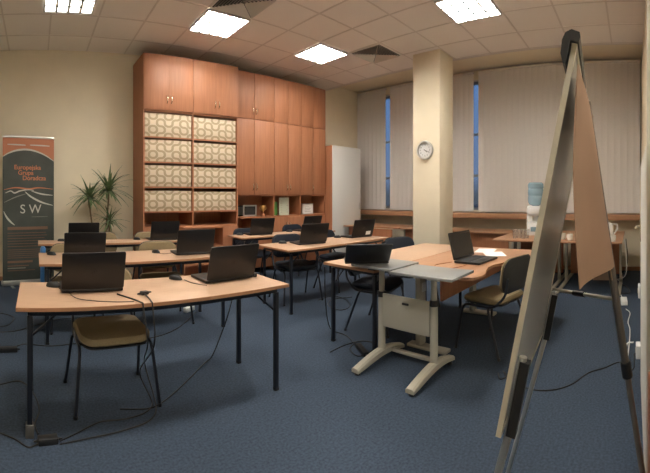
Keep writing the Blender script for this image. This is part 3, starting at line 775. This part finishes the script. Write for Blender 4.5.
brick('power_strip', 'white power strip on the carpet below the middle left table', at(189, 311), 30, (.16, .055, .05), 'white', 'power strip')
brick('power_adapter', 'white adapter lying on the carpet near the right wall', at(624, 303), 4, (.22, .08, .05), 'white')
brick('power_strip', 'black power strip on the carpet under the pillar-side table', at(362, 352), 60, (.22, .05, .04), cat='power strip')

# papers
for p, rz, lab, z in (((3.92, 1.60), 12, 'white paper sheet on the corner desk, farther from the laptop', 0), ((3.72, 1.42), 30, 'white paper sheet on the corner desk, next to the laptop', .0012)):
    b = nb(); box(b, (-.15, -.105, 0), (.15, .105, .001)); o = obj('paper_sheet', b, 'paper'); o.location = (p[0], p[1], TT+z); o.rotation_euler = (0, 0, R(rz)); tag(o, lab, 'paper')

# ------------------------------------------------------------------ window-desk items
DT = .7405
t = thing('water_cooler', 'white tabletop water cooler with a blue bottle on the window desk', 'water cooler', (5.74, 1.50, DT), R(15))
b = nb(); box(b, (-.13, -.14, 0), (.15, .14, .20), .02); box(b, (-.05, -.14, .19), (.15, .14, .34), .02); box(b, (-.13, -.14, .31), (.15, .14, .45), .035); obj('body', b, 'white', t)
for s in (-1, 1):
    b = nb(); box(b, (-.10, s*.045-.012, .25), (-.06, s*.045+.012, .30), .004); tube(b, [(-.08, s*.045, .26), (-.08, s*.045, .225)], .008, 8); obj('tap', b, 'blue' if s < 0 else 'greymetal', t)
b = nb(); box(b, (-.134, -.08, .06), (-.13, .08, .13), .001); obj('label_plate', b, 'bottle', t)
b = nb(); lathe(b, [(0, .43), (.035, .43), (.05, .45), (.10, .47), (.125, .51), (.125, .59), (.118, .60), (.118, .615), (.125, .625), (.125, .70), (.118, .71), (.118, .725), (.125, .735), (.122, .79), (.10, .815), (0, .82)], 28, (.01, 0, 0)); obj('bottle', b, 'bottle', t)
# glasses
def make_glass(label):
    t = thing('drinking_glass', label, 'glass')
    b = nb(); lathe(b, [(0, 0), (.028, 0), (.036, .13), (.0335, .13), (.026, .008), (0, .008)], 18); obj('tumbler', b, 'glass', t); return t
gp = [(515, 'leftmost'), (519, 'second'), (523, 'third'), (527, 'fourth')]
g0 = None
for i, (px, w) in enumerate(gp):
    th = (px-XA)/F; X = 5.18+.05*(i % 2); loc = (X, X/math.tan(th), DT)
    lab = ('leftmost' if i == 0 else w+' from the left')+' of the clear glasses on the window desk'
    if g0 is None: g0 = make_glass(lab); g0.location = loc; g0['group'] = 'clear glasses beside the cooler'
    else: dup(g0, loc, 0, lab, 'clear glasses beside the cooler')
def make_cup(label, m='ceramic'):
    t = thing('cup', label, 'cup')
    b = nb(); lathe(b, [(0, 0), (.030, 0), (.040, .03), (.043, .085), (.039, .085), (.036, .035), (0, .008)], 20); obj('bowl', b, m, t)
    b = nb(); tube(b, smooth_path([(.04, 0, .07), (.066, 0, .066), (.068, 0, .035), (.038, 0, .022)], 4), .005, 6); obj('handle', b, m, t); return t
q0 = None
for px, X, lab in ((557, 5.3, 'white cup nearest the whiteboard edge on the window desk'), (563, 5.22, 'middle white cup between whiteboard and brown sheet'), (570, 5.14, 'white cup closest to the hanging brown sheet'), (613, 5.06, 'small white cup in front of the kettle')):
    loc = (X, X/math.tan((px-XA)/F), DT)
    if q0 is None: q0 = make_cup(lab); q0.location = loc; q0.rotation_euler = (0, 0, R(200)); q0['group'] = 'white cups on the window desk'
    else: dup(q0, loc, R(200+px), lab, 'white cups on the window desk')
loc = (5.45, 5.45/math.tan((608.5-XA)/F), DT)
t = thing('electric_kettle', 'white electric kettle at the right end of the window desks', 'kettle', loc, R(-90))
b = nb(); lathe(b, [(0, 0), (.08, 0), (.082, .02), (.072, .03)], 24); obj('base', b, 'plastic', t)
b = nb(); lathe(b, [(0, .028), (.075, .028), (.078, .05), (.066, .19), (.055, .21), (.02, .218), (.012, .235), (0, .235)], 24); obj('body', b, 'white', t)
b = nb(); tube(b, smooth_path([(.055, 0, .20), (.115, 0, .20), (.125, 0, .13), (.075, 0, .06)], 6), .011, 8); obj('handle', b, 'white', t)
# blue container between the tables
t = thing('blue_container', 'slim blue plastic container standing at the left table ends', 'container', (.08, 4.40, 0))
b = nb(); lathe(b, [(0, 0), (.027, 0), (.030, .02), (.030, .66), (.028, .68)], 18); obj('body', b, 'blue', t)
b = nb(); lathe(b, [(.031, .68), (.033, .69), (.033, .74), (.02, .765), (0, .765)], 18); obj('cap', b, 'blue', t)

# ------------------------------------------------------------------ whiteboard easel
NT = Vector((.957, .141, 1.745)); NB = Vector((.907, .329, .742)); V = Vector((.72, .065, 0))
U = (NB-NT); n_ = V.cross(U).normalized()
if n_.y < 0: n_ = -n_           # towards the class
t = thing('flipchart_easel', 'whiteboard flipchart easel seen edge-on, right of the corner desk', 'easel', (1.27, .35, 0))
O = Vector((1.27, .35, 0))
def slab(b, a, c, d_, t0, t1):
    """parallelogram a, a+c, a+c+d, a+d thickened t0..t1 along n_"""
    vs = [b.verts.new(p+n_*tt-O) for tt in (t0, t1) for p in (a, a+c, a+c+d_, a+d_)]
    for f in ((0, 1, 2, 3), (7, 6, 5, 4), (0, 4, 5, 1), (1, 5, 6, 2), (2, 6, 7, 3), (3, 7, 4, 0)): b.faces.new([vs[i] for i in f])
v = V.normalized(); u = U.normalized(); LU, LV = U.length, V.length
b = nb(); slab(b, NT+v*.012+u*.012, v*(LV-.024), u*(LU-.024), .003, .011); obj('board_panel', b, 'board', t)
b = nb()
slab(b, NT, v*.013, u*LU, .0, .014); slab(b, NT+v*(LV-.013), v*.013, u*LU, .0, .014)
slab(b, NT+v*.013, v*(LV-.026), u*.013, .0, .014); slab(b, NB-u*.013+v*.013, v*(LV-.026), u*.013, .0, .014)
obj('board_frame', b, 'boardframe', t)
b = nb()
prof = [(.018, .062), (.026, .058), (.036, .035), (.039, .0), (.034, -.020), (.020, -.030), (-.002, -.026), (-.006, -.015), (-.004, -.001), (.018, -.001)]
vsA = [b.verts.new(NT+v*(-.012)+n_*a+u*c-O) for a, c in prof]; vsB = [b.verts.new(NT+v*(LV+.012)+n_*a+u*c-O) for a, c in prof]
b.faces.new(vsA); b.faces.new(vsB[::-1])
for i in range(len(prof)): b.faces.new((vsA[i], vsA[(i+1) % len(prof)], vsB[(i+1) % len(prof)], vsB[i]))
cl = obj('paper_clamp', b, 'plastic', t)
for q in (.02, LV-.02):
    b = nb(); p = NT+v*q+n_*.022-u*.026-O; lathe(b, [(0, -.008), (.011, -.006), (.013, .003), (.010, .010), (0, .013)], 14, p); obj('clamp_knob', b, 'plastic', cl)
# legs
near = [NB-U*.20+v*.028-n_*.014, NB+v*.028-n_*.014, Vector((.885, .50, 0.0))]
far = [NB-U*.20+v*(LV-.028)-n_*.014, NB+v*(LV-.028)-n_*.014, Vector((1.565, .57, 0.0))]
for P in (near, far):
    b = nb(); tube(b, [P[0]-O, P[1]-O, P[2]+Vector((0, 0, .02))-O], .0105, 10); l = obj('front_leg', b, 'silver', t)
    b = nb(); slab(b, P[1]-n_*.006+n_*.0-v*.014-U*.19, v*.028, U*.19, -.014, .011); obj('leg_bracket', b, 'plastic', l)
    b = nb(); tube(b, [P[2]-O, P[2]+Vector((0, 0, .03))-O], .013, 10); obj('foot_cap', b, 'plastic', l)
r0 = Vector((1.30, .160, 1.68)); r1 = Vector((1.505, -.075, 0))
mid = r0.lerp(r1, (1.68-.71)/1.68)
b = nb(); tube(b, [r0-O, mid-O], .0145, 10); l = obj('rear_leg', b, mat('leg_bronze', (.17, .15, .13), .4, metal=.5), t)
b = nb(); tube(b, [mid-O, r1+Vector((0, 0, .02))-O], .0115, 10); obj('lower_tube', b, mat('leg_grey', (.25, .235, .21), .4, metal=.5), l)
q = (r1-r0).normalized(); b = nb(); tube(b, [mid-q*.03-O, mid+q*.03-O], .020, 12); obj('collar', b, 'plastic', l)
b = nb(); tube(b, [r1-O, r1-q*.03-O], .015, 10); obj('foot_cap', b, 'plastic', l)
s0 = far[0].lerp(far[1], .0)+Vector((0, 0, .012)); s1 = r0.lerp(r1, (1.68-.98)/1.68)
b = nb(); tube(b, [s0-O, s1-O], .0075, 8); sp = obj('spreader', b, 'greymetal', t)
b = nb(); m_ = s0.lerp(s1, .45); tube(b, [m_-(s1-s0).normalized()*.03-O, m_+(s1-s0).normalized()*.03-O], .012, 8); obj('joint', b, 'plastic', sp)
# hanging sheets
def sheet(label, u0, u1, zb, off, m):
    b = nb(); NU, NW = 14, 14; top, bot = [], []
    g = []
    for i in range(NU+1):
        row = []
        for j in range(NW+1):
            uu = u0+(u1-u0)*i/NU; w = j/NW
            x = .975+.66*uu; z = 1.70-(1.70-(zb or 1.36-.225*x))*w
            y0 = .141+.03*uu
            bulge = ((.093)*math.exp(-((uu-.52)/.30)**2))*(w**.8)
            y = y0-bulge+off+.014*math.sin(PI*w)*(1-uu)
            row.append(Vector((x, y, z)))
        g.append(row)
    A = [[b.verts.new(p) for p in r] for r in g]; B = [[b.verts.new(p+Vector((0, .0025, 0))) for p in r] for r in g]
    for i in range(NU):
        for j in range(NW):
            b.faces.new((A[i][j], A[i+1][j], A[i+1][j+1], A[i][j+1])); b.faces.new((B[i][j], B[i][j+1], B[i+1][j+1], B[i+1][j]))
    for i in range(NU):
        b.faces.new((A[i][0], B[i][0], B[i+1][0], A[i+1][0])); b.faces.new((A[i][NW], A[i+1][NW], B[i+1][NW], B[i][NW]))
    for j in range(NW):
        b.faces.new((A[0][j], A[0][j+1], B[0][j+1], B[0][j])); b.faces.new((A[NU][j], B[NU][j], B[NU][j+1], A[NU][j+1]))
    o = obj('flipchart_sheet', b, m); tag(o, label, 'paper', 'sheets flipped over the easel'); return o
sheet('brown outer sheet flipped over the easel, hanging toward the camera', 0, 1, 1.115, 0, 'paper_brown')
sheet('lighter tan sheet hanging lower behind the brown one', .50, 1.0, 0, .006, 'paper_tan')

# ------------------------------------------------------------------ sockets on the white casing
for z, lab, x in ((.29, 'white wall socket low on the white casing, cables plugged in', 2.62), (.68, 'white wall socket higher on the white casing', 2.70)):
    t = thing('wall_socket', lab, 'socket', (x, -.0545, z))
    b = nb(); box(b, (-.045, 0, -.045), (.045, .018 if z > .5 else .034, .045), .006); obj('plate', b, 'white', t)
    b = nb(); lathe(b, [(0, 0), (.018, 0), (.018, .004), (0, .004)], 14); bmesh.ops.transform(b, matrix=Matrix.Translation((0, .018 if z > .5 else .034, 0)) @ Matrix.Rotation(-PI/2, 4, 'X'), verts=b.verts); obj('outlet', b, 'greymetal', t)

# ------------------------------------------------------------------ cables
def cable(label, pts, r=.0045, m='plastic', n=6):
    P = smooth_path(pts, n)
    for p in P: p.z = max(p.z, r)
    b = nb(); tube(b, P, r, 6); o = obj('cable', b, m); tag(o, label, 'cable'); return o
fl = lambda L, z=.005: [at(x, y, z) for x, y in L]
cable('black cable on the carpet running from the left edge to the floor adapter', fl([(-12, 428), (0, 433), (15, 439), (28, 447), (38, 444)]))
cable('black cable from the floor adapter up to the nearest table', fl([(60, 441), (75, 434), (100, 422), (125, 419), (146, 412), (152, 402)])+[Vector((.70, 2.50, .15)), Vector((.66, 2.06, .50)), Vector((.655, 2.065, .715)), Vector((.655, 2.10, .748)), Vector((.66, 2.24, .752))])
cable('second black cable from the floor adapter, looping wider under the tan chair', fl([(60, 444), (90, 438), (125, 430), (150, 420), (156, 406)])+[Vector((.74, 2.52, .2)), Vector((.62, 2.05, .52)), Vector((.60, 2.065, .72)), Vector((.59, 2.10, .747)), Vector((.50, 2.30, .747))])
cable('black cable loop beside the left foot of the nearest table', fl([(-12, 388), (2, 384), (18, 381), (28, 386), (36, 398), (39, 411), (35, 424), (38, 434)]))
cable('black cable crossing the carpet under the middle left table', fl([(-10, 332), (15, 331), (40, 324), (60, 319), (90, 317)]))
cable('black cable trailing from the power strip at the left edge', fl([(9, 349), (25, 344), (50, 346), (80, 343), (110, 341)]))
cable('thin cable curled on the carpet below the banner', fl([(-8, 312), (5, 314), (14, 318), (8, 325), (-6, 327)]), .004)
cable('black cable hanging from the right end of the nearest table down to the carpet', [Vector((1.59, 2.46, .752)), Vector((1.64, 2.60, .747)), Vector((1.63, 2.73, .735)), Vector((1.60, 2.76, .60)), Vector((1.52, 2.76, .35)), Vector((1.38, 2.74, .08))]+fl([(206, 362), (190, 378), (168, 398), (150, 408), (120, 409)]))
cable('black cable on the carpet between nearest and middle left tables', fl([(196, 312), (182, 325), (165, 334), (140, 339), (110, 336)]))
cable('short mouse cable on the nearest table', [Vector((1.05, 2.55, .745)), Vector((1.06, 2.45, .745)), Vector((1.09, 2.38, .745)), Vector((1.125, 2.33, .745))], .0025)
cable('thin cable beside the left mouse on the nearest table', [Vector((.15, 2.50, .745)), Vector((.20, 2.42, .745)), Vector((.25, 2.24, .745)), Vector((.42, 2.15, .745)), Vector((.56, 2.12, .745))], .0025)
cable('short mouse cable on the middle left table', [Vector((1.28, 3.81, .744)), Vector((1.32, 3.76, .744)), Vector((1.40, 3.78, .744))], .0025)
cable('cable from the corner-desk laptop curving over the desk', [Vector((3.10, 1.60, .745)), Vector((2.90, 1.66, .745)), Vector((2.78, 1.55, .745)), Vector((2.86, 1.45, .745)), Vector((3.04, 1.42, .745))], .003, 'wood_dark')
cable('tangle of black cable on the carpet left of the grey stand', fl([(330, 352), (345, 345), (362, 341), (376, 344), (370, 352), (358, 356), (350, 349), (356, 342)]))
cable('black cable hanging behind the left leg of the pillar-side table', [Vector((2.47, 2.60, .68)), Vector((2.50, 2.62, .35)), Vector((2.56, 2.62, .08))]+fl([(345, 335), (356, 345), (366, 352)]))
cable('black cable heap on the carpet under the middle right table', fl([(318, 300), (332, 296), (345, 299), (350, 306), (340, 310), (328, 305), (334, 299), (352, 297)]))
cable('long black cable on the carpet running to the right wall socket', fl([(498, 373), (500, 379), (507, 376), (503, 371), (510, 380), (530, 389), (552, 390), (572, 384), (588, 373), (604, 368), (622, 363)])+[Vector((2.62, -.0, .16)), Vector((2.62, -.012, .27))])
cable('thin white cable from the wall socket to the white adapter', [Vector((2.66, -.005, .33)), Vector((2.68, .045, .30)), Vector((2.72, .05, .1))]+fl([(630, 333), (628, 322), (630, 313), (626, 309)]), .005, 'white')
cable('white cable from the white adapter up toward the kettle desk', fl([(622, 297), (618, 289), (622, 283), (616, 280)])+[Vector((5.3, .10, .25)), Vector((5.32, .10, .6)), Vector((5.36, .12, .73))], .006, 'white')
cable('black cable coiled beside the white adapter', fl([(611, 278), (618, 284), (626, 286), (630, 292), (622, 293), (614, 286), (620, 279)])+[Vector((5.42, .08, .4)), Vector((5.44, .10, .735))], .006)

# ------------------------------------------------------------------ world: dusk outside
w = bpy.data.worlds.new('dusk'); sc.world = w; w.use_nodes = True
nt = w.node_tree; bg = nt.nodes['Background']
tc = nt.nodes.new('ShaderNodeTexCoord'); sp_ = nt.nodes.new('ShaderNodeSeparateXYZ'); rp = nt.nodes.new('ShaderNodeValToRGB')
nt.links.new(tc.outputs['Generated'], sp_.inputs[0]); nt.links.new(sp_.outputs['Z'], rp.inputs[0]); nt.links.new(rp.outputs[0], bg.inputs[0])
e = rp.color_ramp.elements; e[0].position = 0.0; e[0].color = (.05, .06, .075, 1); e[1].position = .35; e[1].color = (.075, .15, .31, 1)
x = e.new(.04); x.color = (.10, .14, .22, 1)
bg.inputs[1].default_value = 0.6

# ------------------------------------------------------------------ camera: the phone's sweep panorama
cd = bpy.data.cameras.new('camera'); cam = bpy.data.objects.new('camera', cd); C.objects.link(cam)
cd.type = 'PANO'; cd.panorama_type = 'CENTRAL_CYLINDRICAL'
cd.central_cylindrical_range_u_min = -325/F; cd.central_cylindrical_range_u_max = 325/F
cd.central_cylindrical_range_v_min = (YH-473)/F; cd.central_cylindrical_range_v_max = YH/F
cd.central_cylindrical_radius = 1.0
cd.clip_start = .02
cam.location = (0, 0, HC); cam.rotation_euler = (PI/2, 0, -(325-XA)/F)
sc.camera = cam
vs_ = sc.view_settings; vs_.view_transform = 'Standard'; vs_.look = 'None'; vs_.gamma = 1; vs_.use_curve_mapping = False; vs_.exposure = 1.35
